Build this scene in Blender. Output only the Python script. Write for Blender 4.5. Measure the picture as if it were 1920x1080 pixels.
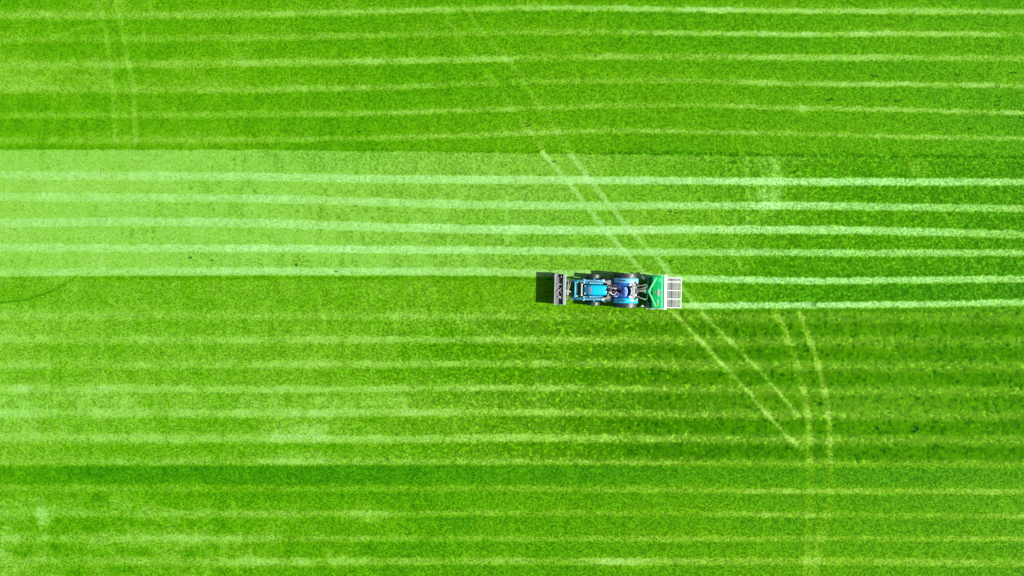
import bpy, bmesh, math, random
import numpy as np
from mathutils import Vector, Matrix
R = math.radians
random.seed(4)
rng = np.random.default_rng(11)
sc = bpy.context.scene
for o in list(bpy.data.objects): bpy.data.objects.remove(o)
col = sc.collection

# ---------------------------------------------------------------- camera, sky, sun, exposure
CAMH = 36.0                                   # drone height in metres; 36 photo pixels per metre on the ground
cam_d = bpy.data.cameras.new('camera'); cam = bpy.data.objects.new('camera', cam_d); col.objects.link(cam)
cam.location = (0, 0, CAMH); cam.rotation_euler = (0, 0, 0)
cam_d.sensor_width = 36; cam_d.lens = 36 * CAMH / (1920 / 36.0)
cam_d.clip_start = 0.5; cam_d.clip_end = 3000
sc.camera = cam

ELEV, AZ = 37.0, -7.0                         # sun stands to the right, a little towards the bottom of the picture
sun_dir = Vector((math.cos(R(ELEV)) * math.cos(R(AZ)), math.cos(R(ELEV)) * math.sin(R(AZ)), math.sin(R(ELEV))))
w = bpy.data.worlds.new('World'); sc.world = w; w.use_nodes = True
nt = w.node_tree; bgn = nt.nodes['Background']
sky = nt.nodes.new('ShaderNodeTexSky'); sky.sky_type = 'NISHITA'; sky.sun_disc = False
sky.sun_elevation = R(ELEV); sky.sun_rotation = R(90 - AZ)
nt.links.new(sky.outputs[0], bgn.inputs[0]); bgn.inputs[1].default_value = 0.075
sd = bpy.data.lights.new('sun', 'SUN'); sd.energy = 5.0; sd.angle = R(0.5); sd.color = (1.0, 0.96, 0.88)
so = bpy.data.objects.new('sun', sd); col.objects.link(so)
so.rotation_euler = sun_dir.to_track_quat('Z', 'Y').to_euler(); so.location = (20, -3, 20)
sc.view_settings.view_transform = 'Standard'; sc.view_settings.look = 'None'
sc.view_settings.gamma = 1; sc.view_settings.use_curve_mapping = False
sc.view_settings.exposure = 1.31

# ---------------------------------------------------------------- the turf: where the tracks and stripes run
# all tables are in photo pixels (36 per metre); x and y turn into metres on the ground below
def vnoise(x, y, seed):
    xi = np.floor(x).astype(np.int64); yi = np.floor(y).astype(np.int64)
    fx = x - xi; fy = y - yi; fx = fx * fx * (3 - 2 * fx); fy = fy * fy * (3 - 2 * fy)
    def h(a, b):
        n = (a * 374761393 + b * 668265263 + seed * 974634777) & 0xFFFFFFFF
        n = ((n ^ (n >> 13)) * 1274126177) & 0xFFFFFFFF
        n = (n ^ (n >> 16)) & 0xFFFFFFFF
        return n / 4294967295.0
    return ((h(xi, yi) * (1 - fx) + h(xi + 1, yi) * fx) * (1 - fy) + (h(xi, yi + 1) * (1 - fx) + h(xi + 1, yi + 1) * fx) * fy) * 2 - 1
def sstep(a, b, v):
    t = np.clip((v - a) / (b - a), 0, 1); return t * t * (3 - 2 * t)

def T(*a): return np.array(a, float).reshape(-1, 2)
# (x, y) knots, (x, strength) knots, full width, edge softness, blotchiness
FAINT = [
 (T(0,29, 80,25, 110,30, 180,30, 480,28, 720,21, 860,16, 1000,12, 1100,14, 1300,19, 1540,21, 1680,23, 1920,24), T(0,.28, 400,.3, 600,.42, 750,.35, 900,.2, 1050,.3, 1150,.55, 1500,.6, 1720,.5, 1920,.3), 9),
 (T(0,74, 240,73, 480,71, 720,66, 960,61, 1100,60, 1300,62, 1540,65, 1680,63, 1920,65), T(0,.3, 240,.35, 600,.4, 800,.3, 960,.22, 1150,.4, 1300,.62, 1500,.68, 1800,.6, 1920,.4), 10),
 (T(0,122, 240,121, 480,118, 720,115, 900,111, 960,110, 1140,106, 1300,107, 1540,108, 1680,108, 1920,110), T(0,.35, 240,.5, 600,.55, 900,.5, 1030,.2, 1140,.4, 1300,.35, 1450,.58, 1680,.5, 1920,.35), 12),
 (T(0,168, 240,168, 480,168, 720,164, 960,154, 1140,152, 1300,151, 1440,156, 1680,158, 1920,161), T(0,.32, 240,.42, 480,.55, 720,.5, 860,.22, 1140,.28, 1300,.25, 1440,.55, 1800,.58, 1920,.5), 10),
 (T(0,217, 480,215, 720,212, 960,204, 1140,199, 1300,197, 1500,203, 1680,205, 1920,212), T(0,.38, 480,.42, 720,.5, 960,.4, 1140,.32, 1300,.25, 1500,.55, 1680,.48, 1920,.55), 9),
 (T(0,264, 480,262, 720,259, 960,251, 1140,245, 1300,247, 1540,252, 1680,256, 1920,260), T(0,.3, 480,.4, 720,.42, 900,.48, 1140,.35, 1300,.42, 1540,.4, 1850,.48, 1920,.4), 9),
]
BRIGHT = [
 (T(0,329, 240,330, 480,331, 720,336, 960,337, 1140,338, 1300,339, 1540,341, 1920,341), T(0,.84, 480,.88, 960,.98, 1440,1.05, 1800,.9, 1920,.85), 15),
 (T(0,369, 240,370, 480,372, 720,379, 900,384, 1140,386, 1300,385, 1540,386, 1680,388, 1920,391), T(0,.84, 700,.9, 1200,.86, 1400,.95, 1460,1.05, 1600,.85, 1920,.66), 15),
 (T(0,418, 240,415, 480,418, 720,426, 900,430, 1140,432, 1300,430, 1540,431, 1680,433, 1920,440), T(0,.84, 480,.9, 900,1.0, 1400,1.0, 1700,.9, 1920,.6), 16),
 (T(0,464, 240,465, 480,466, 720,468, 900,469, 1140,472, 1300,473, 1540,474, 1920,474), T(0,.84, 480,.95, 900,1.0, 1200,.9, 1350,.78, 1920,.76), 14),
 (T(0,511, 240,509, 480,508, 720,509, 900,509, 960,511, 1140,515, 1280,522, 1300,523, 1540,527, 1680,525, 1920,523), T(0,.72, 240,.82, 480,.92, 900,.88, 1050,.82, 1290,.95, 1540,1.0, 1920,.86), 14),
 (T(1270,573, 1300,573, 1540,572, 1680,571, 1920,567), T(1269,0, 1270,1.0, 1700,1.0, 1920,.9), 13),
]
LOWER = [
 (T(0,592, 480,593, 960,594, 1920,597), T(0,.42, 480,.38, 960,.28, 1300,.12, 1920,.05), 10),
 (T(0,637, 480,638, 960,637, 1140,638, 1300,640, 1540,641, 1920,641), T(0,.5, 480,.5, 960,.46, 1140,.32, 1400,.18, 1920,.1), 12),
 (T(0,685, 480,684, 960,682, 1140,683, 1300,685, 1540,687, 1920,688), T(0,.45, 480,.52, 960,.42, 1140,.32, 1400,.22, 1920,.14), 12),
 (T(0,728, 480,730, 960,727, 1140,729, 1300,731, 1540,734, 1920,735), T(0,.62, 480,.62, 960,.5, 1140,.38, 1400,.25, 1920,.16), 12),
 (T(0,775, 480,775, 960,773, 1140,775, 1300,777, 1540,778, 1920,780), T(0,.6, 480,.64, 960,.5, 1140,.4, 1400,.25, 1920,.14), 13),
 (T(0,822, 480,822, 720,824, 960,821, 1140,822, 1300,823, 1540,826, 1920,827), T(0,.5, 480,.62, 960,.52, 1140,.42, 1400,.28, 1920,.12), 14),
 (T(0,867, 480,866, 960,866, 1140,867, 1300,869, 1540,871, 1920,873), T(0,.42, 480,.42, 960,.42, 1140,.36, 1400,.28, 1920,.18), 10),
 (T(0,915, 480,917, 960,917, 1300,919, 1440,921, 1920,922), T(0,.22, 480,.15, 960,.22, 1180,.28, 1300,.22, 1440,.5, 1540,.5, 1700,.4, 1920,.5), 10),
 (T(0,962, 480,964, 960,962, 1300,963, 1540,966, 1920,968), T(0,.3, 480,.36, 960,.28, 1300,.16, 1440,.4, 1600,.2, 1800,.22, 1920,.45), 10),
 (T(0,1010, 960,1010, 1540,1010, 1920,1011), T(0,.4, 480,.4, 960,.28, 1200,.35, 1400,.28, 1700,.26, 1920,.42), 10),
 (T(0,1050, 480,1054, 960,1052, 1540,1053, 1920,1056), T(0,.32, 480,.5, 960,.36, 1180,.5, 1330,.34, 1540,.34, 1860,.4, 1920,.5), 13),
]
for k in range(1, 20):          # the mowing carries on outside the frame, the same stripe every 46 pixels
    FAINT.append((FAINT[1][0] - np.array([0, 46 * (k)]) - np.array([0, 44 - 46 + 0]), T(0, .3, 800, .35, 1300, .5, 1920, .4), 10))
    LOWER.append((LOWER[9][0] + np.array([0, 46 * (k + 1)]), T(0, .35, 960, .3, 1920, .35), 11))
TRACKS = [  # polylines of wheel marks: points, width, strength, yellow
 (T(1018,286, 1060,335, 1100,385, 1125,420, 1165,465, 1208,512, 1262,585, 1300,625, 1345,672, 1400,730, 1450,790, 1503,842), 8, .42, 0),
 (T(1068,286, 1105,335, 1140,380, 1165,412, 1190,440, 1225,475, 1250,505, 1320,590, 1370,640, 1420,690, 1460,735, 1499,780), 8, .40, 0),
 (T(838,28, 870,88, 930,160, 1008,268, 1020,288), 10, .135, 0),
 (T(872,12, 905,62, 960,120, 1055,262, 1070,288), 10, .135, 0),
 (T(1455,586, 1480,640, 1495,680, 1508,740, 1518,790, 1520,862), 14, .24, .8),
 (T(1500,588, 1520,640, 1540,700, 1550,750, 1556,800, 1557,862), 13, .30, .8),
 (T(180,-60, 183,0, 200,70, 208,130, 213,200, 216,266), 7, .19, 0),
 (T(210,-60, 217,0, 232,70, 240,115, 250,155, 254,266), 8, .21, 0),
 (T(1400,292, 1402,340, 1402,432), 8, .2, 0),
 (T(1432,294, 1433,340, 1432,395), 6, .16, 0),
 (T(1452,294, 1458,340, 1455,395), 14, .2, 0),
 (T(950,370, 952,455), 6, .13, 0),
 (T(100,72, 150,52, 200,46, 235,42), 6, .16, 0),
 (T(80,24, 105,30, 112,42), 5, .16, 0),
 (T(1385,440, 1372,470, 1390,500), 7, .1, 0),
 (T(1535,990, 1530,1020), 8, .12, 0),
 (T(1521,880, 1518,960, 1512,1090), 15, .16, .8), (T(1558,880, 1560,940, 1535,1030, 1525,1090), 15, .16, .8),
 (T(1690,280, 1722,335, 1760,385, 1800,445, 1875,585), 9, .09, .3), (T(1290,330, 1340,400, 1390,500, 1440,560, 1478,625), 9, .1, .3),
]
DARKLINES = [(T(-60,572, 0,568, 50,562, 90,549, 125,531, 146,515), 1.5, .62)]
PATCHES = [  # x, y, rx, ry, strength: worn, pale patches
 (80,988,13,40,.3), (20,990,34,60,.12), (300,960,180,30,.06), (60,1060,70,40,.08), (150,930,110,30,.1), (30,150,80,40,.16), (150,140,60,22,.14), (330,125,40,12,.12),
 (1442,376,27,24,.30), (1448,330,24,30,.12), (1722,318,18,13,.26), (1645,60,50,8,.16), (1505,205,20,10,.22), (1380,190,40,10,.08), (1905,440,60,16,.1),
 (560,800,60,25,.18), (560,860,60,16,.18), (650,752,160,16,.2), (330,752,300,16,.14), (120,750,160,20,.16), (120,800,200,24,.14), (780,600,50,30,.14), (880,610,40,20,.14), (1340,560,70,20,.08),
 (620,800,90,18,.14), (700,970,60,14,.14), (520,1055,70,14,.1), (1120,1052,40,12,.1), (1190,1055,70,12,.14), (1060,750,160,12,.12), (330,1010,120,24,.12),(440,960,60,18,.1),
 (590,115,30,12,.1), (700,112,40,10,.08), (1000,245,60,12,.05), (120,600,160,30,.08), (30,690,50,50,.05), (20,760,60,60,.06),(930,590,30,16,.1),(1010,690,20,20,.06)]

def polydist(X, Y, P):
    d = np.full(X.shape, 1e9)
    for (ax, ay), (bx, by) in zip(P[:-1], P[1:]):
        vx, vy = bx - ax, by - ay; L = vx * vx + vy * vy
        t = np.clip(((X - ax) * vx + (Y - ay) * vy) / L, 0, 1)
        d = np.minimum(d, np.hypot(X - ax - t * vx, Y - ay - t * vy))
    return d

def turf(mx, my):
    """metres -> pale, tall, yellow, dark for each place of the field"""
    X = 960 + mx * 36.0; Y = 540 - my * 36.0
    n_big = vnoise(X / 210, Y / 70, 1); n_mid = vnoise(X / 46, Y / 26, 2); n_sm = vnoise(X / 15, Y / 9, 3); n_f = vnoise(X / 6, Y / 5, 4)
    blot = 0.5 * n_mid + 0.35 * n_sm + 0.3 * n_f
    top_edge = np.interp(X, [0, 480, 960, 1200, 1440, 1920], [281, 281, 287, 290, 293, 297]) + 1.2 * n_sm + 1.0 * n_f
    bot_edge = np.interp(X, [0, 480, 1040, 1180, 1280, 1920], [518, 516, 517, 548, 580, 574])
    inband = sstep(-1.6, 1.6, Y - top_edge) * (1 - sstep(-1.5, 1.5, Y - bot_edge - 0.8 * n_f))
    above = 1 - sstep(-1, 1, Y - top_edge); below = sstep(-1.5, 1.5, Y - bot_edge)
    leftness = 1 - sstep(150, 900, X)
    p_above = 0.05 + 0.06 * n_big + 0.05 * blot + leftness * (0.02 + 0.11 * blot + 0.06 * n_big) + .05 * sstep(0, 300, Y) * sstep(1100, 200, X)
    p_band = np.interp(X, [0, 200, 480, 720, 960, 1120, 1250, 1400, 1600, 1920], [.58, .58, .53, .48, .41, .35, .27, .17, .05, -.02]) + .05 * n_big + .08 * blot
    p_band = p_band - .14 * sstep(505, 520, Y) * sstep(1200, 1290, X) * (1 - .3 * sstep(1300, 1600, X))
    p_below = np.interp(X, [0, 300, 700, 960, 1150, 1920], [.24, .22, .18, .14, .05, .03]) + .06 * n_big + np.interp(X, [0, 1000, 1300], [.11, .10, .05]) * blot
    p_below = p_below - (.02 + .19 * (1 - sstep(500, 1500, X))) * sstep(868, 876, Y) * (1 - sstep(1080, 1200, Y) * .5)
    p_below = p_below - .14 * sstep(868, 874, Y) * (1 - sstep(904, 912, Y)) * (1 - .5 * sstep(1000, 1500, X))
    p_below = p_below + .12 * sstep(915, 960, Y) * (1 - sstep(100, 1100, X)) * (1 + blot * 2.2)
    p = above * p_above + inband * p_band + below * p_below
    # the strip beside each stripe: the upper part of every mown lane is a little darker than the rest
    lane = np.zeros_like(X)
    st = np.zeros_like(X)
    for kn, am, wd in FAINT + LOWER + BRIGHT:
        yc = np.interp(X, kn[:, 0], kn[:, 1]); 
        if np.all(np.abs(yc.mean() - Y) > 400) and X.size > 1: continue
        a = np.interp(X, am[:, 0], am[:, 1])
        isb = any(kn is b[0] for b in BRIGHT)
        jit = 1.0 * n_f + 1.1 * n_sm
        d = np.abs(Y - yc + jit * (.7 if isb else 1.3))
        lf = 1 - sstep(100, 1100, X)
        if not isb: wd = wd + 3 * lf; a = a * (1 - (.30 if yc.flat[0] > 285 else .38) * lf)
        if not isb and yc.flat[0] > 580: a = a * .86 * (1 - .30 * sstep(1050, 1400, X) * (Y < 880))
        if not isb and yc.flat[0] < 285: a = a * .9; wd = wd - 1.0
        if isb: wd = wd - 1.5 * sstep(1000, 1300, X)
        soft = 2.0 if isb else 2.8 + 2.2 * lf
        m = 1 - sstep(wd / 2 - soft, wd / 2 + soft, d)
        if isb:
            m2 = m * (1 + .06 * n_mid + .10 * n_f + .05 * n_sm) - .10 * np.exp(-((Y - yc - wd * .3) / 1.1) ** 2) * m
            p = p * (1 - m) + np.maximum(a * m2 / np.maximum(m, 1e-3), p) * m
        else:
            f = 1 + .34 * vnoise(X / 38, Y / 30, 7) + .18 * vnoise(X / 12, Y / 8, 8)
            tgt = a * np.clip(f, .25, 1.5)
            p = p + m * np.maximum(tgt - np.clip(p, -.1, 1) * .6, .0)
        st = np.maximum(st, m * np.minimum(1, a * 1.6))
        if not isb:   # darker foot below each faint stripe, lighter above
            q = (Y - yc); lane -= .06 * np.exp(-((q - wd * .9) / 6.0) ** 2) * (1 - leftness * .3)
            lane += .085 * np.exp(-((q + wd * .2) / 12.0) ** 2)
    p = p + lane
    # long, unmown-looking strip lower right
    tall = sstep(582, 588, Y) * (1 - sstep(864, 868, Y)) * np.interp(X, [650, 1000, 1400], [.02, .35, .95])
    tall = tall * (1 - .55 * np.clip(st, 0, 1) - .35 * (st > .1)) 
    rows = np.zeros_like(X)
    for kn, am, wd in LOWER[:7]: rows = np.maximum(rows, 1 - sstep(8, 14, np.abs(Y - np.interp(X, kn[:, 0], kn[:, 1]) + 2 * n_sm)))
    rows = np.maximum(rows, .6 * (1 - sstep(14, 22, np.abs(Y - 754))))
    zone = sstep(582, 588, Y) * (1 - sstep(868, 872, Y)) * sstep(900, 1350, X)
    p = p + zone * (.13 * rows - .05 * (1 - rows))
    yellow = .3 * zone * (rows - .6) + below * np.interp(X, [0, 700, 1300, 1920], [.15, .3, .75, .9]) + .12 + .3 * above + .15 * n_big
    for P, wd, a, yl in TRACKS:
        x0, x1, y0, y1 = P[:, 0].min() - 20, P[:, 0].max() + 20, P[:, 1].min() - 20, P[:, 1].max() + 20
        s = (X > x0) & (X < x1) & (Y > y0) & (Y < y1)
        if not s.any(): continue
        d = polydist(X[s], Y[s], P); m = 1 - sstep(wd / 2 - 2, wd / 2 + 2.5, d + .5 * n_f[s] + .4 * n_sm[s])
        m *= np.clip(.95 + .3 * vnoise(X[s] / 22, Y[s] / 22, 12), .3, 1.4)
        p[s] = p[s] + m * a * np.where(p[s] > .75, .25, 1); tall[s] = tall[s] * (1 - .8 * np.clip(m, 0, 1)); yellow[s] += m * yl
    for P, wd, a in DARKLINES:
        s = (X < 200) & (Y > 500) & (Y < 600)
        if s.any():
            d = polydist(X[s], Y[s], P); p[s] -= a * np.exp(-(d / wd) ** 2) * (.8 + .3 * n_f[s])
    for x, y, rx, ry, a in PATCHES:
        q = np.abs((X - x + 3 * n_sm) / rx) ** 3 + np.abs((Y - y + 2 * n_f) / ry) ** 3
        p = p + a * np.exp(-q) * (1 + .8 * blot + .5 * vnoise(X / 7, Y / 22, 40))
    # dark line where the mown band meets the uncut edge
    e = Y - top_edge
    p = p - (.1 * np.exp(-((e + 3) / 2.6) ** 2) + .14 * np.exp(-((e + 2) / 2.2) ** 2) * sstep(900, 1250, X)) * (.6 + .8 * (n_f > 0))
    p = p + .12 * np.exp(-((e - 5) / 4) ** 2) * sstep(1000, 1300, X)
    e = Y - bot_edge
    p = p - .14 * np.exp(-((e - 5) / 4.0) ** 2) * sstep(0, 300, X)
    tall = tall + .5 * np.exp(-((Y - top_edge + 3) / 3) ** 2) * sstep(900, 1200, X) + .05 * below + .3 * inband * sstep(1200, 1500, X)
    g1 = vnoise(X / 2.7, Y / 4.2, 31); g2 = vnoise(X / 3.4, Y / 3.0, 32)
    tall = np.clip(tall, 0, 1)
    p = p + (.02 + .03 * tall) * g2 + (.022 + .03 * tall) * g1 + .035 * vnoise(X / 6, Y / 55, 33) + .05 * vnoise(X / 10, Y / 26, 34) * (1.15 - .8 * sstep(700, 1300, X)) - tall * (.75 * sstep(.34, .8, g1 + .12 * n_sm) - .10)  # last term: shade in gaps between long tufts, painted in as dark flecks
    return p, tall, np.clip(yellow, 0, 1)

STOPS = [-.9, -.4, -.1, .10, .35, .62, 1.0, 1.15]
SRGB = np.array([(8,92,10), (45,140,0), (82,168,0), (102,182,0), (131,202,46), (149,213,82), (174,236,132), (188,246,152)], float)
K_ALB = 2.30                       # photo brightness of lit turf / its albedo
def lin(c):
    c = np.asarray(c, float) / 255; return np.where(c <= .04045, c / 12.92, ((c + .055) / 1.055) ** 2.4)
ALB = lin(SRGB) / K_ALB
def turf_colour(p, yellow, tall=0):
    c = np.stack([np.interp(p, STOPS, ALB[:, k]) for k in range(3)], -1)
    c *= (1 + .50 * np.asarray(tall))[..., None]  # long grass painted lighter to offset the shade of its own blades
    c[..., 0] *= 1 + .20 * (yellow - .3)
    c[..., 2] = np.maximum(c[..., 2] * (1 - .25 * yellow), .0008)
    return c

# ---------------------------------------------------------------- materials
def mat(name, color, rough=.5, metal=0.0, spec=.5, noise=0.0, nscale=12.0, bump=0.0, coat=0.0, dirt=None, dirt_amt=0.0):
    m = bpy.data.materials.new(name); m.use_nodes = True; n = m.node_tree; b = n.nodes['Principled BSDF']
    b.inputs['Base Color'].default_value = (*color, 1); b.inputs['Roughness'].default_value = rough
    b.inputs['Metallic'].default_value = metal; b.inputs['Specular IOR Level'].default_value = spec
    b.inputs['Coat Weight'].default_value = coat
    if noise or dirt:
        tc = n.nodes.new('ShaderNodeTexCoord'); tx = n.nodes.new('ShaderNodeTexNoise')
        tx.inputs['Scale'].default_value = nscale; tx.inputs['Detail'].default_value = 5
        n.links.new(tc.outputs['Object'], tx.inputs['Vector'])
        mr = n.nodes.new('ShaderNodeMapRange'); mr.inputs[1].default_value = .3; mr.inputs[2].default_value = .7
        mr.inputs[3].default_value = 1 - noise; mr.inputs[4].default_value = 1 + noise * .6
        n.links.new(tx.outputs[0], mr.inputs[0])
        mul = n.nodes.new('ShaderNodeMixRGB'); mul.blend_type = 'MULTIPLY'; mul.inputs[0].default_value = 1
        mul.inputs[1].default_value = (*color, 1); n.links.new(mr.outputs[0], mul.inputs[2])
        out = mul.outputs[0]
        if dirt:
            t2 = n.nodes.new('ShaderNodeTexNoise'); t2.inputs['Scale'].default_value = nscale * .6; t2.inputs['Detail'].default_value = 8
            n.links.new(tc.outputs['Object'], t2.inputs['Vector'])
            r2 = n.nodes.new('ShaderNodeMapRange'); r2.inputs[1].default_value = .5; r2.inputs[2].default_value = .68
            r2.inputs[3].default_value = 0; r2.inputs[4].default_value = dirt_amt; n.links.new(t2.outputs[0], r2.inputs[0])
            mx = n.nodes.new('ShaderNodeMixRGB'); mx.inputs[2].default_value = (*dirt, 1)
            n.links.new(r2.outputs[0], mx.inputs[0]); n.links.new(out, mx.inputs[1]); out = mx.outputs[0]
        n.links.new(out, b.inputs['Base Color'])
        if bump:
            bp = n.nodes.new('ShaderNodeBump'); bp.inputs['Strength'].default_value = bump; bp.inputs['Distance'].default_value = .01
            n.links.new(tx.outputs[0], bp.inputs['Height']); n.links.new(bp.outputs[0], b.inputs['Normal'])
    return m
EARTH = (.10, .085, .05)
M = dict(
 hood=mat('blue_hood_paint', (.003, .34, .50), .32, spec=.5, noise=.05, nscale=6, coat=.2),
 blue=mat('blue_paint', (.01, .2, .36), .4, noise=.15, nscale=14, dirt=(.2, .28, .3), dirt_amt=.25),
 loader=mat('light_blue_loader_paint', (.07, .33, .52), .38, noise=.12, nscale=14, dirt=(.3, .36, .34), dirt_amt=.35),
 black=mat('black_plastic', (.012, .012, .015), .5, noise=.1),
 iron=mat('dark_iron', (.03, .032, .035), .55, noise=.3, nscale=20),
 floor=mat('worn_floor_mat', (.11, .115, .105), .8, noise=.35, nscale=24, bump=.4, dirt=EARTH, dirt_amt=.4),
 steel=mat('bare_steel', (.34, .36, .36), .38, metal=.7, noise=.2, nscale=25, dirt=(.12, .12, .1), dirt_amt=.5),
 pale=mat('pale_grey_paint', (.21, .25, .225), .45, noise=.3, nscale=18, dirt=(.2, .2, .15), dirt_amt=.4),
 bucket=mat('grey_bucket_steel', (.15, .16, .16), .55, metal=.1, noise=.3, nscale=9, bump=.3, dirt=(.1, .09, .075), dirt_amt=.7),
 rubber=mat('tyre_rubber', (.022, .026, .026), .48, noise=.3, nscale=30, dirt=(.07, .10, .06), dirt_amt=.5),
 rim=mat('white_rim_paint', (.55, .58, .58), .4, noise=.1),
 white=mat('white_paint', (.52, .56, .51), .4, noise=.06, nscale=10),
 green=mat('green_machine_paint', (.0, .46, .115), .42, noise=.08, nscale=8, dirt=(.03, .17, .05), dirt_amt=.35),
 lgreen=mat('light_green_steel', (.07, .42, .17), .42, noise=.1, nscale=14),
 dgreen=mat('dark_green_steel', (.008, .17, .06), .5, noise=.25, nscale=16, dirt=EARTH, dirt_amt=.4),
 galv=mat('galvanised_steel', (.34, .40, .37), .42, metal=.4, noise=.15, nscale=20),
 slat=mat('weathered_slat_paint', (.26, .29, .25), .5, noise=.3, nscale=9),
 bristle=mat('dark_brush_bristles', (.03, .04, .025), .8, noise=.4, nscale=40),
 hose=mat('grey_hose_rubber', (.2, .18, .16), .5, noise=.2),
 red=mat('red_lens', (.5, .02, .01), .3), glass=mat('lamp_glass', (.75, .78, .78), .15),
 sticker_w=mat('white_sticker', (.32, .52, .42), .5, noise=.1, nscale=30), sticker_y=mat('yellow_sticker', (.22, .40, .07), .5), sticker_p=mat('red_print', (.40, .16, .15), .5),
 skin=mat('skin', (.42, .24, .17), .55, noise=.05), jacket=mat('blue_jacket_cloth', (.12, .24, .62), .85, noise=.15, nscale=20, bump=.4),
 trousers=mat('grey_lilac_trouser_cloth', (.32, .31, .44), .9, noise=.15, nscale=20, bump=.3), cap=mat('navy_cap_cloth', (.03, .05, .24), .85, noise=.1, nscale=30),
 boot=mat('brown_boot_leather', (.06, .035, .02), .6), hair=mat('dark_hair', (.02, .014, .01), .6),
 seat=mat('black_seat_vinyl', (.015, .016, .022), .42, noise=.1), debris=mat('dry_pale_straw', (.27, .26, .22), .8, noise=.3, nscale=40),
 soil=mat('grey_brown_soil', (.075, .08, .085), .9, noise=.45, nscale=30, bump=.8),
)
def leaf_mat(name, instancer):
    m = bpy.data.materials.new(name); m.use_nodes = True; n = m.node_tree; b = n.nodes['Principled BSDF']
    at_ = n.nodes.new('ShaderNodeAttribute'); at_.attribute_name = 'turf_colour'
    at_.attribute_type = 'INSTANCER' if instancer else 'GEOMETRY'
    b.inputs['Roughness'].default_value = .65; b.inputs['Specular IOR Level'].default_value = .02
    if instancer:
        n.links.new(at_.outputs['Color'], b.inputs['Base Color'])
        tr = n.nodes.new('ShaderNodeBsdfTranslucent'); n.links.new(at_.outputs['Color'], tr.inputs[0])
        mx = n.nodes.new('ShaderNodeMixShader'); mx.inputs[0].default_value = .45
        n.links.new(b.outputs[0], mx.inputs[1]); n.links.new(tr.outputs[0], mx.inputs[2])
        n.links.new(mx.outputs[0], n.nodes['Material Output'].inputs[0])
    else:
        tc = n.nodes.new('ShaderNodeTexCoord'); cur = at_.outputs['Color']
        for sc_, lo, hi in ((34, .86, 1.14), (11, .94, 1.06)):
            t = n.nodes.new('ShaderNodeTexNoise'); t.inputs['Scale'].default_value = sc_; t.inputs['Detail'].default_value = 3
            n.links.new(tc.outputs['Object'], t.inputs['Vector'])
            r = n.nodes.new('ShaderNodeMapRange'); r.inputs[1].default_value = .3; r.inputs[2].default_value = .7; r.inputs[3].default_value = lo; r.inputs[4].default_value = hi
            n.links.new(t.outputs[0], r.inputs[0])
            mu = n.nodes.new('ShaderNodeVectorMath'); mu.operation = 'SCALE'; n.links.new(cur, mu.inputs[0]); n.links.new(r.outputs[0], mu.inputs['Scale']); cur = mu.outputs[0]
        n.links.new(cur, b.inputs['Base Color'])
    return m

# ---------------------------------------------------------------- ground sheet
def axis(fine, step, mid, mstep, far):
    a = [0.0]
    while a[-1] < fine: a.append(a[-1] + step)
    while a[-1] < mid: a.append(a[-1] + mstep)
    s = mstep
    while a[-1] < far: s *= 1.35; a.append(a[-1] + s)
    a = np.array(a); return np.concatenate([-a[:0:-1], a])
gx = axis(28.5, .10, 45, .5, 1200); gy = axis(17, .047, 40, .17, 1200)
GX, GY = np.meshgrid(gx, gy); nx, ny = len(gx), len(gy)
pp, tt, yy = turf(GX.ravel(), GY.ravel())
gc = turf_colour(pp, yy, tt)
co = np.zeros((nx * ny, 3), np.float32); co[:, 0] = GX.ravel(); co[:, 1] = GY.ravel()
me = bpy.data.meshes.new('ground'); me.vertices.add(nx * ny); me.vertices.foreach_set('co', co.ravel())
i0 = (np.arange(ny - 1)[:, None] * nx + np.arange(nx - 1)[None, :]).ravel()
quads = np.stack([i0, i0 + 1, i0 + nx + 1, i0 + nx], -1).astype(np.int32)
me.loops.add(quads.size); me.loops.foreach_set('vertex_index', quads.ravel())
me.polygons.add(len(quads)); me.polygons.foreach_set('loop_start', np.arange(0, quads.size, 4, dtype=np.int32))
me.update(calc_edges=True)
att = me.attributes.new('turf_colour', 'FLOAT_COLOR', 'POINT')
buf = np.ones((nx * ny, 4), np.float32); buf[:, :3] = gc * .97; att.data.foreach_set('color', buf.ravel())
me.materials.append(leaf_mat('turf_thatch', False))
ground = bpy.data.objects.new('ground', me); col.objects.link(ground); ground['kind'] = 'structure'
ground['label'] = 'bright green mown grass field with pale parallel stripes'; 

# ---------------------------------------------------------------- grass blades standing on it
def tuft_mesh(name, nb, hgt, wid, spread, lean, seed):
    r = random.Random(seed); vs, fs = [], []
    for k in range(nb):
        a = r.uniform(0, 2 * math.pi); d = spread * math.sqrt(r.random())
        bx, by = d * math.cos(a), d * math.sin(a)
        la = r.uniform(0, 2 * math.pi); ln = lean * r.uniform(.4, 1.3); h = hgt * r.uniform(.6, 1.1)
        wx, wy = -math.sin(la) * wid / 2, math.cos(la) * wid / 2
        mx, my = bx + math.cos(la) * ln * .35, by + math.sin(la) * ln * .35
        tx, ty = bx + math.cos(la) * ln, by + math.sin(la) * ln
        i = len(vs)
        vs += [(bx - wx, by - wy, 0), (bx + wx, by + wy, 0), (mx + wx * .9, my + wy * .9, h * .65), (mx - wx * .9, my - wy * .9, h * .65), (tx, ty, h)]
        fs += [(i, i + 1, i + 2, i + 3), (i + 3, i + 2, i + 4)]
    m = bpy.data.meshes.new(name); m.from_pydata(vs, [], fs); return m
blade_m = leaf_mat('grass_blades', True)
proto_coll = bpy.data.collections.new('tuft_shapes')
for k in range(6):
    tm = tuft_mesh('tuft_shape', 12, .028, .010, .055, .036, k); tm.materials.append(blade_m)
    to = bpy.data.objects.new('tuft_shape', tm); proto_coll.objects.link(to)
XR, YR, DEN = 28.5, 16.8, 300
N = int(4 * XR * YR * DEN)
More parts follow.
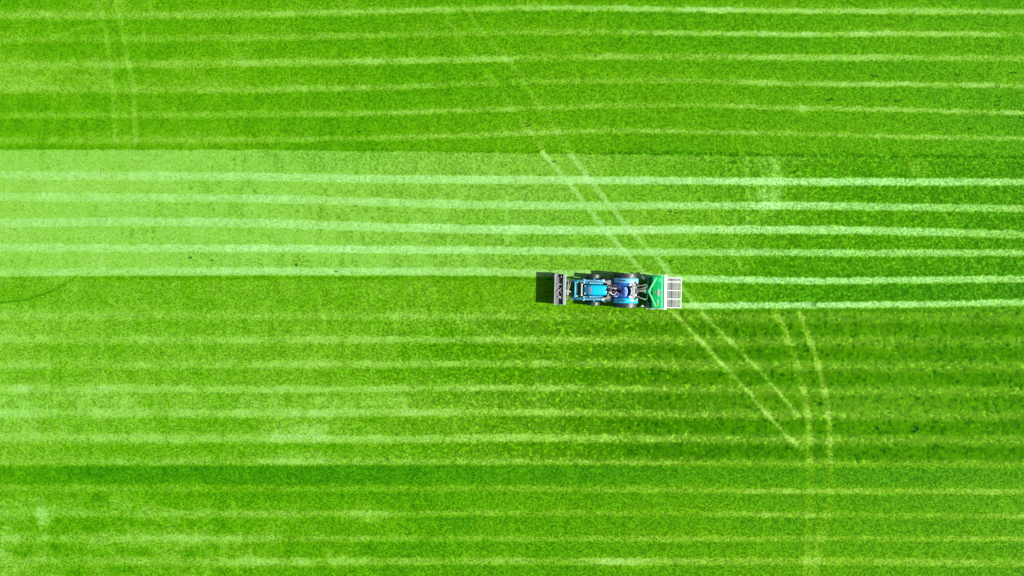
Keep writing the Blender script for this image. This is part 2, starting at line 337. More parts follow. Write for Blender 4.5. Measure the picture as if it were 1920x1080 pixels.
px_, py_ = rng.uniform(-XR, XR, N), rng.uniform(-YR, YR, N)
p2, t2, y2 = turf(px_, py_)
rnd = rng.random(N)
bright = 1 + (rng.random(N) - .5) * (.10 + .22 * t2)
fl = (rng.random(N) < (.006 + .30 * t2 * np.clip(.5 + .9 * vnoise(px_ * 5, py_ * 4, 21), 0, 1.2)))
c2 = turf_colour(p2, y2, t2) * bright[:, None] * 1.04 * (1 + .26 * sstep(2, 24, px_))[:, None]  # brightness painted in towards the right, where blades show their unlit sides
c2[fl] *= np.array([.25, .55, .8])  # dark tufts stand in for shaded gaps, shade put into their colour
scl = (.52 + .26 * rng.random(N)) * (1 + 1.5 * t2) * np.where(p2 > .5, .75, 1.0)
pm = bpy.data.meshes.new('grass'); pm.vertices.add(N)
v = np.zeros((N, 3), np.float32); v[:, 0] = px_; v[:, 1] = py_; pm.vertices.foreach_set('co', v.ravel())
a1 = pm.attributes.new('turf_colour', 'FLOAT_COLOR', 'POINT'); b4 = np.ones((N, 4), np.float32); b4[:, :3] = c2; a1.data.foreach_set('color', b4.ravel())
a2 = pm.attributes.new('tuft_scale', 'FLOAT', 'POINT'); a2.data.foreach_set('value', scl.astype(np.float32))
a3 = pm.attributes.new('tuft_turn', 'FLOAT_VECTOR', 'POINT'); rv = np.zeros((N, 3), np.float32); rv[:, 2] = rng.uniform(0, 6.283, N); rv[:, 0] = rng.normal(0, .12, N); rv[:, 1] = rng.normal(0, .12, N); a3.data.foreach_set('vector', rv.ravel())
grass = bpy.data.objects.new('grass', pm); col.objects.link(grass)
grass['kind'] = 'stuff'; grass['label'] = 'short bright green turf grass over the whole field'; grass['category'] = 'grass'
ng = bpy.data.node_groups.new('grass_tufts', 'GeometryNodeTree')
ng.interface.new_socket('Geometry', in_out='INPUT', socket_type='NodeSocketGeometry'); ng.interface.new_socket('Geometry', in_out='OUTPUT', socket_type='NodeSocketGeometry')
gi = ng.nodes.new('NodeGroupInput'); go = ng.nodes.new('NodeGroupOutput'); ip = ng.nodes.new('GeometryNodeInstanceOnPoints')
ci = ng.nodes.new('GeometryNodeCollectionInfo'); ci.inputs[0].default_value = proto_coll; ci.inputs['Separate Children'].default_value = True
ip.inputs['Pick Instance'].default_value = True
def named(nm, ty):
    q = ng.nodes.new('GeometryNodeInputNamedAttribute'); q.data_type = ty; q.inputs[0].default_value = nm; return q
qs, qr = named('tuft_scale', 'FLOAT'), named('tuft_turn', 'FLOAT_VECTOR')
ng.links.new(gi.outputs[0], ip.inputs['Points']); ng.links.new(ci.outputs[0], ip.inputs['Instance'])
ng.links.new(qs.outputs[0], ip.inputs['Scale']); ng.links.new(qr.outputs[0], ip.inputs['Rotation']); ng.links.new(ip.outputs[0], go.inputs[0])
gm = grass.modifiers.new('tufts', 'NODES'); gm.node_group = ng

# ---------------------------------------------------------------- mesh helpers
def obj(name, bm, m, parent=None, bevel=0.0, smooth=False, label=None):
    me = bpy.data.meshes.new(name); bmesh.ops.recalc_face_normals(bm, faces=bm.faces); bm.to_mesh(me); bm.free()
    if smooth:
        for p in me.polygons: p.use_smooth = True
    me.materials.append(m); o = bpy.data.objects.new(name, me); col.objects.link(o)
    if parent: o.parent = parent
    if bevel:
        b = o.modifiers.new('bevel', 'BEVEL'); b.width = bevel; b.segments = 2; b.limit_method = 'ANGLE'; b.angle_limit = R(35)
    if label: o['label'] = label
    return o
def BM(): return bmesh.new()
def box(bm, c, s, rot=None):
    r = bmesh.ops.create_cube(bm, size=1)['verts']
    mt = Matrix.Translation(c) @ (rot.to_4x4() if rot else Matrix()) @ Matrix.Diagonal((*s, 1))
    bmesh.ops.transform(bm, matrix=mt, verts=r); return bm
def bar(bm, a, b, wy, wz):
    """box beam from a to b"""
    a, b = Vector(a), Vector(b); d = b - a
    q = d.to_track_quat('X', 'Z').to_matrix()
    return box(bm, (a + b) / 2, (d.length, wy, wz), q)
def tube(bm, pts, r, n=8):
    pts = [Vector(p) for p in pts]; rings = []
    for i, p in enumerate(pts):
        d = (pts[min(i + 1, len(pts) - 1)] - pts[max(i - 1, 0)]).normalized()
        q = d.to_track_quat('Z', 'Y'); rr = r[i] if isinstance(r, (list, tuple)) else r
        rings.append([bm.verts.new(p + q @ Vector((rr * math.cos(2 * math.pi * k / n), rr * math.sin(2 * math.pi * k / n), 0))) for k in range(n)])
    for A, B in zip(rings[:-1], rings[1:]):
        for k in range(n): bm.faces.new((A[k], A[(k + 1) % n], B[(k + 1) % n], B[k]))
    bm.faces.new(rings[0]); bm.faces.new(rings[-1]); return bm
def smooth_path(pts, n=5):
    P = [Vector(p) for p in pts]; out = []
    for i in range(len(P) - 1):
        p0, p1, p2, p3 = P[max(i - 1, 0)], P[i], P[i + 1], P[min(i + 2, len(P) - 1)]
        for k in range(n):
            t = k / n
            out.append(.5 * ((2 * p1) + (p2 - p0) * t + (2 * p0 - 5 * p1 + 4 * p2 - p3) * t * t + (3 * p1 - p0 - 3 * p2 + p3) * t ** 3))
    out.append(P[-1]); return out
def prism(bm, prof, y0, y1):
    """profile in x,z extruded along y"""
    A = [bm.verts.new((x, y0, z)) for x, z in prof]; B = [bm.verts.new((x, y1, z)) for x, z in prof]; n = len(prof)
    bm.faces.new(A); bm.faces.new(B[::-1])
    for k in range(n): bm.faces.new((A[k], B[k], B[(k + 1) % n], A[(k + 1) % n]))
    return bm
def lathe_y(bm, prof, n=40, c=(0, 0, 0)):
    """profile (radius, y) turned round the y axis"""
    rings = []
    for r, y in prof:
        rings.append([bm.verts.new((c[0] + r * math.cos(2 * math.pi * k / n), c[1] + y, c[2] + r * math.sin(2 * math.pi * k / n))) for k in range(n)])
    for A, B in zip(rings[:-1], rings[1:]):
        for k in range(n): bm.faces.new((A[k], A[(k + 1) % n], B[(k + 1) % n], B[k]))
    return bm
def ring(bm, c, Rr, r, rot, n=28, m=8):
    vs = []
    for i in range(n):
        a = 2 * math.pi * i / n; row = []
        for j in range(m):
            b = 2 * math.pi * j / m
            row.append(bm.verts.new(Vector(c) + rot @ Vector(((Rr + r * math.cos(b)) * math.cos(a), (Rr + r * math.cos(b)) * math.sin(a), r * math.sin(b)))))
        vs.append(row)
    for i in range(n):
        for j in range(m): bm.faces.new((vs[i][j], vs[(i + 1) % n][j], vs[(i + 1) % n][(j + 1) % m], vs[i][(j + 1) % m]))
    return bm
def empty(name, loc, rz, label, cat):
    o = bpy.data.objects.new(name, None); col.objects.link(o); o.location = loc; o.rotation_euler = (0, 0, rz)
    o.empty_display_size = .3; o['label'] = label; o['category'] = cat; return o

# ---------------------------------------------------------------- the tractor (local x runs backwards, rear axle at 0)
AX, AY, TURN = 5.82, -.137, R(-1.2)
tr = empty('tractor', (AX, AY, 0), TURN, 'small blue tractor with open seat, front loader and grey bucket', 'tractor')
def L(px, z): return (px - 960) / 36.0 * (1 - z / CAMH) - AX      # metres along the tractor for a point seen at height z
def wheel(x, y, r, wd, side, nl):
    h = wd / 2; ri = r * .56
    prof = [(ri, -h * .8), (r * .75, -h), (r * .92, -h * .97), (r * .975, -h * .82), (r * .985, 0), (r * .975, h * .82), (r * .92, h * .97), (r * .75, h), (ri, h * .8), (ri * .97, h * .4), (ri * .97, -h * .4), (ri, -h * .8)]
    bm = lathe_y(BM(), prof, 44)
    for k in range(nl):
        for s in (-1, 1):
            a = 2 * math.pi * (k + (.5 if s > 0 else 0)) / nl
            q = Matrix.Rotation(-a, 3, 'Y') @ Matrix.Rotation(R(38 * s), 3, 'X')
            cpos = Matrix.Rotation(-a, 3, 'Y') @ Vector((r * .99, s * h * .47, 0))
            box(bm, cpos, (r * .055, h * 1.12, r * .075), q)
    t = obj('wheel', bm, M['rubber'], tr, smooth=False); t.location = (x, y, r)
    o = side
    rb = lathe_y(BM(), [(ri * .97, -h * .7 * o), (ri * .9, -h * .5 * o), (ri * .85, h * .15 * o), (ri * .4, h * .25 * o), (ri * .38, h * .5 * o), (.001, h * .5 * o)], 32)
    obj('rim', rb, M['rim'], t, smooth=True)
    hb = BM()
    for k in range(6):
        a = k * math.pi / 3; c = (ri * .62 * math.cos(a), h * .2 * o, ri * .62 * math.sin(a)); tube(hb, [(c[0], c[1] - .02, c[2]), (c[0], c[1] + .03 * o, c[2])], .012, 6)
    obj('wheel_bolts', hb, M['steel'], t)['kind'] = 'stuff'
    return t
for s in (1, -1):
    wheel(0, .738 * s, .575, .27, s, 19)
    wheel(L(1113, .34), .70 * s, .335, .195, s, 15)
FX = L(1113, .34)
# chassis
bm = BM(); box(bm, (-.55, 0, .56), (1.3, .34, .34)); box(bm, (.0, 0, .6), (.5, .46, .42)); box(bm, (-1.5, 0, .55), (1.2, .3, .24)); box(bm, (-2.0, 0, .62), (.22, .4, .3))
obj('chassis', bm, M['iron'], tr, .02)
bm = BM(); bar(bm, (FX, -.62, .34), (FX, .62, .34), .12, .12); box(bm, (FX, 0, .4), (.22, .2, .16)); [tube(bm, [(FX, .56 * s, .26), (FX, .56 * s, .48)], .05) for s in (-1, 1)]
obj('front_axle', bm, M['blue'], tr, .01)
bm = BM(); tube(bm, [(0, -.62, .575), (0, .62, .575)], .11, 16); [tube(bm, [(0, .5 * s, .575), (0, .62 * s, .575)], .17, 16) for s in (-1, 1)]
obj('rear_axle', bm, M['iron'], tr, .01)
bm = BM(); lathe_y(bm, [(.001, -.16), (.16, -.15), (.19, -.1), (.19, .1), (.16, .15), (.001, .16)], 24, (-1.35, -.0, .42)); obj('fuel_tank', bm, M['black'], tr)

# hood: cross-sections lofted along x
def loft(sections, m, name, parent, cap=True, smooth=True):
    bm = BM(); rows = []
    for x, hw, z0, z1, pw in sections:
        row = []
        for k in range(21):
            a = math.pi * k / 20; cx, sx = math.cos(a), math.sin(a)
            y = hw * math.copysign(abs(cx) ** pw, cx); z = z0 + (z1 - z0) * (abs(sx) ** pw)
            row.append(bm.verts.new((x, y, z)))
        rows.append(row)
    for A, B in zip(rows[:-1], rows[1:]):
        for k in range(20): bm.faces.new((A[k], A[k + 1], B[k + 1], B[k]))
    bm.faces.new(rows[0]); bm.faces.new(rows[-1])
    return obj(name, bm, m, parent, smooth=smooth)
hx0, hx1 = L(1096, 1.0), L(1137.5, 1.1)
secs = []
for f, hw, zt in ((0, .07, .74), (.015, .13, .80), (.05, .195, .88), (.12, .25, .97), (.26, .285, 1.05), (.45, .292, 1.09), (.65, .29, 1.12), (.85, .275, 1.135), (.96, .26, 1.135), (1, .245, 1.12)):
    secs.append((hx0 + (hx1 - hx0) * f, hw, .62, zt, .48))
hood = loft(secs, M['hood'], 'hood', tr)
gxp = L(1103, 1.0); gxq = L(1109, 1.02)
bm = BM(); box(bm, ((gxp + gxq) / 2, 0, 1.035), (gxq - gxp + .03, .33, .02), Matrix.Rotation(R(-10), 3, 'Y')); obj('vent_surround', bm, M['blue'], hood, .006)
bm = BM(); 
for k in range(7): box(bm, (gxp + .01 + k * (gxq - gxp - .02) / 6, 0, 1.045 + .002 * k), (.012, .27, .012), Matrix.Rotation(R(-10), 3, 'Y'))
box(bm, ((gxp + gxq) / 2, 0, 1.041), (gxq - gxp - .01, .28, .016), Matrix.Rotation(R(-10), 3, 'Y'))
obj('hood_vent', bm, mat('grey_vent_mesh', (.16, .19, .26), .5), hood)
bm = BM()
for k in range(9): box(bm, (hx0 - .012, 0, .64 + k * .018), (.015, .24, .008))
obj('grille', bm, M['black'], hood)['kind'] = 'stuff'
for s in (-1, 1):
    bm = BM(); bmesh.ops.create_uvsphere(bm, u_segments=16, v_segments=8, radius=1)
    bmesh.ops.transform(bm, matrix=Matrix.Translation((hx0 + .045, .17 * s, .86)) @ Matrix.Rotation(R(25 * s), 4, 'Z') @ Matrix.Diagonal((.03, .06, .035, 1)), verts=bm.verts)
    obj('headlight', bm, M['glass'], hood, smooth=True)
bm = BM(); box(bm, (hx1 + .012, 0, 1.03), (.05, .16, .13)); tube(bm, [(hx1 - .06, -.0, 1.13), (hx1 + .03, 0, 1.10)], .045); obj('hood_latch_recess', bm, M['black'], hood, .008)
bm = BM(); box(bm, ((hx0 + hx1) / 2 + .02, 0, .66), (hx1 - hx0 - .2, .46, .2)); obj('engine', bm, M['iron'], tr, .01)
bm = BM(); tube(bm, smooth_path([(-1.9, -.28, .7), (-1.95, -.31, .8), (-1.75, -.33, .82), (-1.5, -.33, .7)]), .028); obj('exhaust_pipe', bm, M['iron'], tr, smooth=True)

# loader
PV, KN, FR = L(1131, 1.15), L(1094, .95), L(1071, .32)
arm_m = .465
for s in (1, -1):
    y = arm_m * s
    bm = BM(); prism(bm, [(PV + .04, 1.08), (PV + .02, 1.20), (PV - .35, 1.19), (KN - .04, 1.0), (KN - .1, .88), (KN + .06, .86), (PV - .3, 1.06)], y - .045, y + .045)
    arm = obj('loader_arm', bm, M['loader'], tr, .012)
    bm = BM(); prism(bm, [(KN + .02, .985), (KN - .07, .975), (FR + .1, .44), (FR - .02, .36), (FR - .02, .26), (FR + .12, .28), (KN + .04, .84)], y - .043, y + .043)
    obj('lower_arm', bm, M['blue'], arm, .012)
    bm = BM(); tube(bm, [(KN, y - .085, .93), (KN, y + .085, .93)], .052, 14); tube(bm, [(PV, y - .08, 1.13), (PV, y + .08, 1.13)], .05, 14); box(bm, (KN + .02, y, .985), (.17, .12, .04)); box(bm, (KN - .02, y, .87), (.12, .13, .16)); box(bm, (PV - .06, y, 1.20), (.12, .12, .04))
    box(bm, (FR + .02, y, .31), (.1, .12, .12)); 
    obj('pivot_pins', bm, M['loader'], arm, .008)['kind'] = 'stuff'
    # lift and bucket cylinders
    bm = BM(); yi = y - .115 * s
    tube(bm, [(PV + .02, yi, .96), (PV - .66, yi, .99)], .035, 12); tube(bm, [(PV - .6, yi, .99), (KN + .02, yi, .93)], .02, 10); tube(bm, [(PV - .62, yi, .99), (PV - .68, yi, .99)], .042, 12)
    tube(bm, [(KN + .02, y, .93), (KN + .02, yi - .02 * s, .93)], .03)
    obj('lift_cylinder', bm, M['loader'], tr, smooth=False)
    bm = BM(); tube(bm, [(KN + .05, y + .0 * s, 1.06), (KN - .32, y, .86)], .035, 12); tube(bm, [(KN - .3, y, .87), (FR - .02, y, .56)], .019, 10)
    bar(bm, (KN + .05, y, .95), (KN + .05, y, 1.07), .1, .05)
    cy = obj('bucket_cylinder', bm, M['loader'], tr)
    bm = BM(); bar(bm, (FR + .02, y, .32), (FR - .04, y, .6), .03, .05); bar(bm, (FR - .02, y, .56), (FR - .13, y, .5), .05, .03); tube(bm, [(FR - .02, y - .05, .57), (FR - .02, y + .05, .57)], .025); obj('bucket_link', bm, M['pale'], tr, .004)
    # post and frame bracket
    bm = BM(); prism(bm, [(PV + .1, .5), (PV + .07, 1.16), (PV - .05, 1.22), (PV - .1, 1.1), (PV - .16, .5)], y - .03, y + .03); box(bm, (PV - .02, y * .75, .55), (.2, .28, .12)); box(bm, (PV - .5, .27 * s, .56), (1.1, .05, .12))
    obj('loader_post', bm, M['blue'], tr, .01)
    # small clutter by the posts: hose joints, levers
    bm = BM()
    for k, (dx, dy, z) in enumerate(((.1, .02, 1.13), (.17, -.01, 1.1), (.24, -.04, 1.02), (.3, -.05, .98))):
        tube(bm, [(PV + dx, y + dy * s, z), (PV + dx + .05, y + (dy - .02) * s, z + .03)], .024, 8)
    box(bm, (PV + .12, y - .05 * s, 1.06), (.16, .07, .07)); box(bm, (PV + .26, y - .08 * s, .95), (.12, .09, .08), Matrix.Rotation(R(20 * s), 3, 'Z'))
    obj('control_valve', bm, M['pale'], tr, .006)
    for j in range(3):
        bm = BM(); o_ = .02 * j
        tube(bm, smooth_path([(PV + .28, (y - .1 * s), .92 + o_), (PV + .1, y - (.04 + o_) * s, 1.14 + o_), (PV - .3, y - .055 * s + o_ * s, 1.19 + o_ * .5), (KN + .1, y - .06 * s + o_ * s, 1.0 + o_), (KN - .12, y - .03 * s + o_ * s, .93)]), .009, 6)
        obj('hydraulic_hose', bm, M['hose'], tr, smooth=True)
CBx = L(1080, .75)
bm = BM(); bar(bm, (CBx, -arm_m + .04, .72), (CBx, arm_m - .04, .72), .15, .1); obj('loader_crossbar', bm, M['loader'], tr, .02)
for s in (-1, 1):
    bm = BM(); box(bm, (CBx + .01, s * (arm_m - .075), .72), (.2, .06, .13)); obj('crossbar_gusset', bm, M['blue'], tr, .01)
GGx = L(1090.5, .9)
bm = BM(); bar(bm, (GGx, -.29, .93), (GGx, .29, .93), .05, .05); [bar(bm, (GGx, s * .26, .45), (GGx, s * .26, .93), .045, .045) for s in (-1, 1)]; [bar(bm, (GGx, -.26, z), (GGx, .26, z), .02, .02) for z in (.55, .65, .75, .84)]
[box(bm, (GGx, s * .29, .94), (.1, .05, .05)) for s in (-1, 1)]; box(bm, (GGx + .1, 0, .47), (.24, .3, .1))
obj('grille_guard', bm, M['galv'], tr, .006)

# bucket
BX0, BX1 = L(1039, .55), L(1062, .62); BHW = .775
prof = [(BX0, .68), (BX0 + .06, .60), (BX0 + .16, .48), (BX0 + .28, .34), (BX0 + .40, .20), (BX1 - .12, .17), (BX1 - .03, .28), (BX1 - .02, .66)]
bm = BM(); 
th = .02
inner = [(x + (.018 if i < 2 else 0) - (.02 if i > 4 else 0), z + (.02 if 1 < i < 7 else 0)) for i, (x, z) in enumerate(prof)]
prism(bm, prof + inner[::-1], -BHW, BHW)
bucket = obj('bucket', bm, M['bucket'], tr, .004)
for s in (-1, 1):
    bm = BM(); sp = [(BX0 + .004, .70), (BX0 + .055, .595), (BX0 + .155, .475), (BX0 + .275, .335), (BX0 + .395, .195), (BX1 - .12, .165), (BX1 - .03, .275), (BX1 - .02, .645), (BX1 - .14, .66), (BX0 + .2, .66)]
    prism(bm, sp, s * (BHW + .003), s * (BHW + .018)); obj('side_plate', bm, M['pale'], bucket, .003)
bm = BM(); bar(bm, (BX0 + .012, -BHW, .675), (BX0 + .012, BHW, .675), .035, .05); obj('cutting_edge', bm, M['bucket'], bucket, .006)
bm = BM(); box(bm, (BX1 - .10, 0, .675), (.15, 2 * BHW + .03, .04)); box(bm, (BX1 - .10, 0, .70), (.03, 2 * BHW, .012)); obj('top_rail', bm, M['pale'], bucket, .008)
for y in (-.53, -.45, .45, .53):
    bm = BM(); box(bm, (BX1 + .03, y, .42), (.1, .03, .44)); obj('hitch_bracket', bm, M['bucket'], bucket, .006)
bm = BM(); tube(bm, [(BX1 + .08, -.52, .54), (BX1 + .08, .52, .54)], .024); box(bm, (BX1 + .07, -.14, .6), (.12, .12, .1)); box(bm, (BX1 + .0, -.06, .66), (.2, .08, .08)); bar(bm, (BX1 + .1, -.06, .66), (BX1 + .24, -.14, .6), .05, .04); box(bm, (BX1 + .07, -.23, .58), (.1, .1, .08))
obj('hitch_frame', bm, M['pale'], tr, .01)
for pts in ([(BX1 + .24, .5, .5), (BX1 + .2, .42, .6), (BX1 + .17, .2, .66), (BX1 + .13, .05, .62), (BX1 + .08, -.1, .62)], [(BX1 + .12, .52, .5), (BX1 + .1, .3, .62), (BX1 + .14, .12, .66), (BX1 + .1, -.05, .62)]):
    bm = BM(); tube(bm, smooth_path(pts), .014, 6); obj('hydraulic_hose', bm, M['debris'], tr, smooth=True)
for y0 in (-.27, -.33):
    bm = BM(); tube(bm, smooth_path([(BX1 + .15, y0 + .02, .5), (BX1 + .35, y0 - .01, .52), (CBx - .04, y0, .68)]), .01, 6); obj('hydraulic_hose', bm, M['hose'], tr, smooth=True)

# operator's station
bm = BM(); prism(bm, [(-1.1, .52), (-1.1, .56), (-.25, .56), (-.25, .52)], -.62, .62); obj('floor_platform', bm, M['floor'], tr, .01)
DX = L(1143, 1.0)
bm = BM(); prism(bm, [(hx1 + .02, .56), (hx1 + .02, 1.08), (hx1 + .1, 1.12), (hx1 + .26, 1.04), (hx1 + .3, .9), (hx1 + .2, .56)], -.2, .2); dash = obj('dashboard', bm, M['floor'], tr, .03)
bm = BM(); prism(bm, [(hx1 + .04, .62), (hx1 + .06, .84), (hx1 + .34, .76), (hx1 + .36, .62)], -.52, .52); obj('foot_guard', bm, M['floor'], tr, .03)
bm = BM(); lathe_y(bm, [(.001, 0), (.05, 0), (.055, .012), (.055, .02)], 20); bmesh.ops.transform(bm, matrix=Matrix.Translation((hx1 + .19, 0, 1.075)) @ Matrix.Rotation(R(-70), 4, 'X'), verts=bm.verts); obj('gauge', bm, M['glass'], dash)
SWX = L(1150, 1.14); rot = Matrix.Rotation(R(28), 3, 'Y'); swc = Vector((SWX, -.045, 1.17))
bm = BM(); ring(bm, swc, .165, .017, rot); 
sw = obj('steering_wheel', bm, mat('worn_pinkish_grey_plastic', (.42, .36, .38), .4), tr, smooth=True)
bm = BM()
for k in range(3):
    a = R(90 + 120 * k); e = rot @ Vector((math.cos(a) * .165, math.sin(a) * .165, 0)); tube(bm, [swc, swc + e], .011, 6)
tube(bm, [swc + rot @ Vector((0, 0, .02)), swc + rot @ Vector((0, 0, -.03))], .035, 12); tube(bm, [swc, swc + Vector((-.12, .03, -.2))], .022, 8)
obj('steering_column', bm, M['black'], sw)
for (x, y, z, h) in ((SWX + .08, .25, .62, .38), (SWX + .14, .30, .62, .3), (SWX + .02, -.30, .62, .42)):
    bm = BM(); tube(bm, [(x, y, z), (x - .04, y, z + h)], .009, 6); bmesh.ops.create_uvsphere(bm, u_segments=10, v_segments=6, radius=.028, matrix=Matrix.Translation((x - .04, y, z + h))); obj('control_lever', bm, M['black'], tr, smooth=True)
for y in (-.36, .36):
    bm = BM(); box(bm, (hx1 + .42, y, .62), (.14, .1, .02), Matrix.Rotation(R(-30), 3, 'Y')); bar(bm, (hx1 + .42, y, .6), (hx1 + .34, y, .57), .02, .02); obj('foot_pedal', bm, M['black'], tr, .004)
SX = L(1172, 1.0)
bm = BM(); box(bm, (SX - .03, -.03, .80), (.46, .46, .1)); box(bm, (SX - .03, -.03, .70), (.34, .36, .14)); seat = obj('seat', bm, M['seat'], tr, .035)
bm = BM(); box(bm, (SX + .225, -.03, 1.0), (.09, .46, .40), Matrix.Rotation(R(10), 3, 'Y')); obj('backrest', bm, M['seat'], seat, .035)
bm = BM(); tube(bm, smooth_path([(SX + .24, -.21, 1.19), (SX + .285, -.12, 1.205), (SX + .295, -.03, 1.21), (SX + .285, .06, 1.205), (SX + .24, .15, 1.19)]), .02, 8); obj('backrest_rim', bm, M['white'], seat, smooth=True)
# fenders, each a curved shell over the wheel
for s in (1, -1):
    bm = BM(); n = 16; r0 = .66; y0, y1 = .37 * s, .64 * s
    a0, a1 = R(25), R(168); rows = []
    for k in range(n + 1):
        a = a0 + (a1 - a0) * k / n; x, z = .0 + r0 * math.cos(a), .575 + r0 * math.sin(a) * .98
        x2, z2 = (r0 - .018) * math.cos(a), .575 + (r0 - .018) * math.sin(a) * .98
        rows.append([bm.verts.new(q) for q in ((x, y0, z - .02), (x, y0 + .04 * s, z), (x, y1 - .05 * s, z), (x, y1, z - .05), (x2, y1 - .015 * s, z2 - .05), (x2, y1 - .055 * s, z2 - .002), (x2, y0 + .04 * s, z2 - .002), (x2, y0 + .015 * s, z2 - .02))])
    for A, B in zip(rows[:-1], rows[1:]):
        for k in range(8): bm.faces.new((A[k], A[(k + 1) % 8], B[(k + 1) % 8], B[k]))
    bm.faces.new(rows[0]); bm.faces.new(rows[-1][::-1])
    fd = obj('fender', bm, M['hood'] if s < 0 else M['loader'], tr, smooth=True)
    bm = BM(); prism(bm, [(-.62, .56), (-.6, .8), (-.45, 1.05), (-.2, 1.2), (.1, 1.22), (.3, 1.14), (.34, .56)], .345 * s, .368 * s); prism(bm, [(-.5, .9), (-.45, 1.02), (-.2, 1.1), (.1, 1.12), (.28, 1.06), (.28, .9)], .25 * s, .345 * s); obj('inner_panel', bm, mat('deep_blue_panel', (.01, .06, .28), .4), fd)
    fx = L(1167, 1.23); bm = BM(); tube(bm, smooth_path([(fx - .17, .5 * s, 1.21), (fx - .15, .5 * s, 1.27), (fx + .12, .5 * s, 1.28), (fx + .15, .5 * s, 1.22)]), .017, 8); obj('grab_handle', bm, M['black'], fd, smooth=True)
    bm = BM(); box(bm, (fx - .01, .5 * s, 1.233), (.34, .07, .014)); obj('handle_recess', bm, mat('navy_recess', (.01, .05, .09), .5), fd, .005)
    bm = BM(); box(bm, (.43, .42 * s, 1.12), (.1, .1, .1), Matrix.Rotation(R(20), 3, 'Y')); hs = obj('lamp_housing', bm, M['floor'], fd, .012)
    bm = BM(); box(bm, (.49, .42 * s, 1.1), (.02, .08, .07), Matrix.Rotation(R(20), 3, 'Y')); obj('tail_light', bm, M['red'], hs, .006)
# roll bar, folded down behind the seat: two posts and a crossbar
RBX = L(1187.5, 1.05)
bm = BM(); bar(bm, (RBX, -.36, 1.06), (RBX, .30, 1.06), .13, .06); bar(bm, (RBX, -.36, .7), (RBX, .30, .7), .09, .06)
for y in (.32, -.38): bar(bm, (RBX, y, .6), (RBX, y, 1.09), .06, .09); box(bm, (RBX + .02, y, 1.1), (.14, .1, .05)); bar(bm, (RBX, y, 1.1), (RBX + .06, y * 1.25, 1.12), .08, .06)
obj('roll_bar', bm, mat('grey_roll_bar_paint', (.22, .25, .23), .45, noise=.15, nscale=20, dirt=(.3, .32, .28), dirt_amt=.5), tr, .012)
for y, mm in ((.17, M['pale']), (-.22, M['glass'])):
    bm = BM(); box(bm, (RBX + .13, y, 1.0), (.07, .1, .07)); obj('work_light', bm, mm, tr, .012)
bm = BM(); bmesh.ops.create_uvsphere(bm, u_segments=10, v_segments=6, radius=.035, matrix=Matrix.Translation((RBX - .1, .33, 1.2))); obj('beacon_lamp', bm, M['red'], tr, smooth=True)
bm = BM(); box(bm, (.36, 0, .72), (.3, .5, .3)); box(bm, (.55, 0, .6), (.12, .3, .3)); obj('hitch_housing', bm, M['iron'], tr, .02)

# ---------------------------------------------------------------- the implement on the three-point linkage
IX = L(1248, .8)                                # white bar position
im = empty('turf_machine', (0, 0, 0), 0, 'bright green turf machine with white slatted rear grate, hitched behind the tractor', 'implement')
im.parent = None
Mx = Matrix.Translation((AX, AY, 0)) @ Matrix.Rotation(TURN, 4, 'Z')
bp = Mx @ Vector((IX - .2, -.0, 0)); im.location = bp; im.rotation_euler = (0, 0, TURN)
OX = IX - .2
def LX(px, z): return L(px, z) - OX
YC = -.035
# hopper shell: sloping green lid rising towards the white bar
x0, x1, x2, x3 = LX(1222, .62), LX(1232, .85), LX(1240, .98), LX(1247, .98)
zA, zB, zC, zD = .78, .88, .94, .925
bm = BM()
prism(bm, [(x0, .30), (x0, zA), (x1, zB), (x2, zC), (x3, zD), (x3, .30)], YC - .80, YC + .80)
hop = obj('hopper_lid', bm, M['green'], im, .015)
for s in (1, -1):
    bm = BM(); prism(bm, [(x0 - .12, .2), (x0 - .12, .46), (x0, zA + .03), (x1, zB + .03), (x2, zC + .03), (x3, zD + .03), (x3 + .02, .2)], YC + s * .805, YC + s * .825); obj('end_plate', bm, M['green'], im, .004)
bm = BM(); bar(bm, (x3 - .01, YC - .78, zD + .005), (x3 - .01, YC + .78, zD + .005), .03, .03); obj('lid_hinge', bm, M['dgreen'], hop)
# decals lie on the sloping lid; built as thin plates that follow its slope
def decal(pxa, pxb, pya, pyb, z, m, slope=True, th=.003):
    xa, xb = LX(pxa, z), LX(pxb, z); ya, yb = YC + (546.5 - pyb) / 36 * (1 - z / 36), YC + (546.5 - pya) / 36 * (1 - z / 36)
    bm = BM()
    def zz(x):
        return np.interp(x, [x0, x1, x2, x3], [zA, zB, zC, zD]) + .003
    xs = sorted([xa, xb] + [q for q in (x1, x2) if xa < q < xb])
    for a, b in zip(xs[:-1], xs[1:]):
        top = [bm.verts.new(v_) for v_ in ((a, ya, zz(a) + th), (b, ya, zz(b) + th), (b, yb, zz(b) + th), (a, yb, zz(a) + th))]
        bot = [bm.verts.new(v_) for v_ in ((a, ya, zz(a)), (b, ya, zz(b)), (b, yb, zz(b)), (a, yb, zz(a)))]
        bm.faces.new(top); bm.faces.new(bot[::-1])
        for k in range(4): bm.faces.new((bot[k], bot[(k + 1) % 4], top[(k + 1) % 4], top[k]))
    return obj('sticker', bm, m, hop)
decal(1233.6, 1236.6, 541, 554.5, .93, M['sticker_w']); decal(1237.2, 1238.6, 542, 554, .95, M['sticker_p'], th=.004); decal(1232.2, 1233.0, 544, 551, .93, M['sticker_p'])
decal(1227.5, 1230, 544, 549.5, .8, M['sticker_y']); decal(1232.8, 1235.2, 560, 567, .93, M['sticker_w']); decal(1232.8, 1235.2, 567.5, 574, .93, M['sticker_y']); decal(1236.5, 1238, 521, 527, .95, M['sticker_w'])
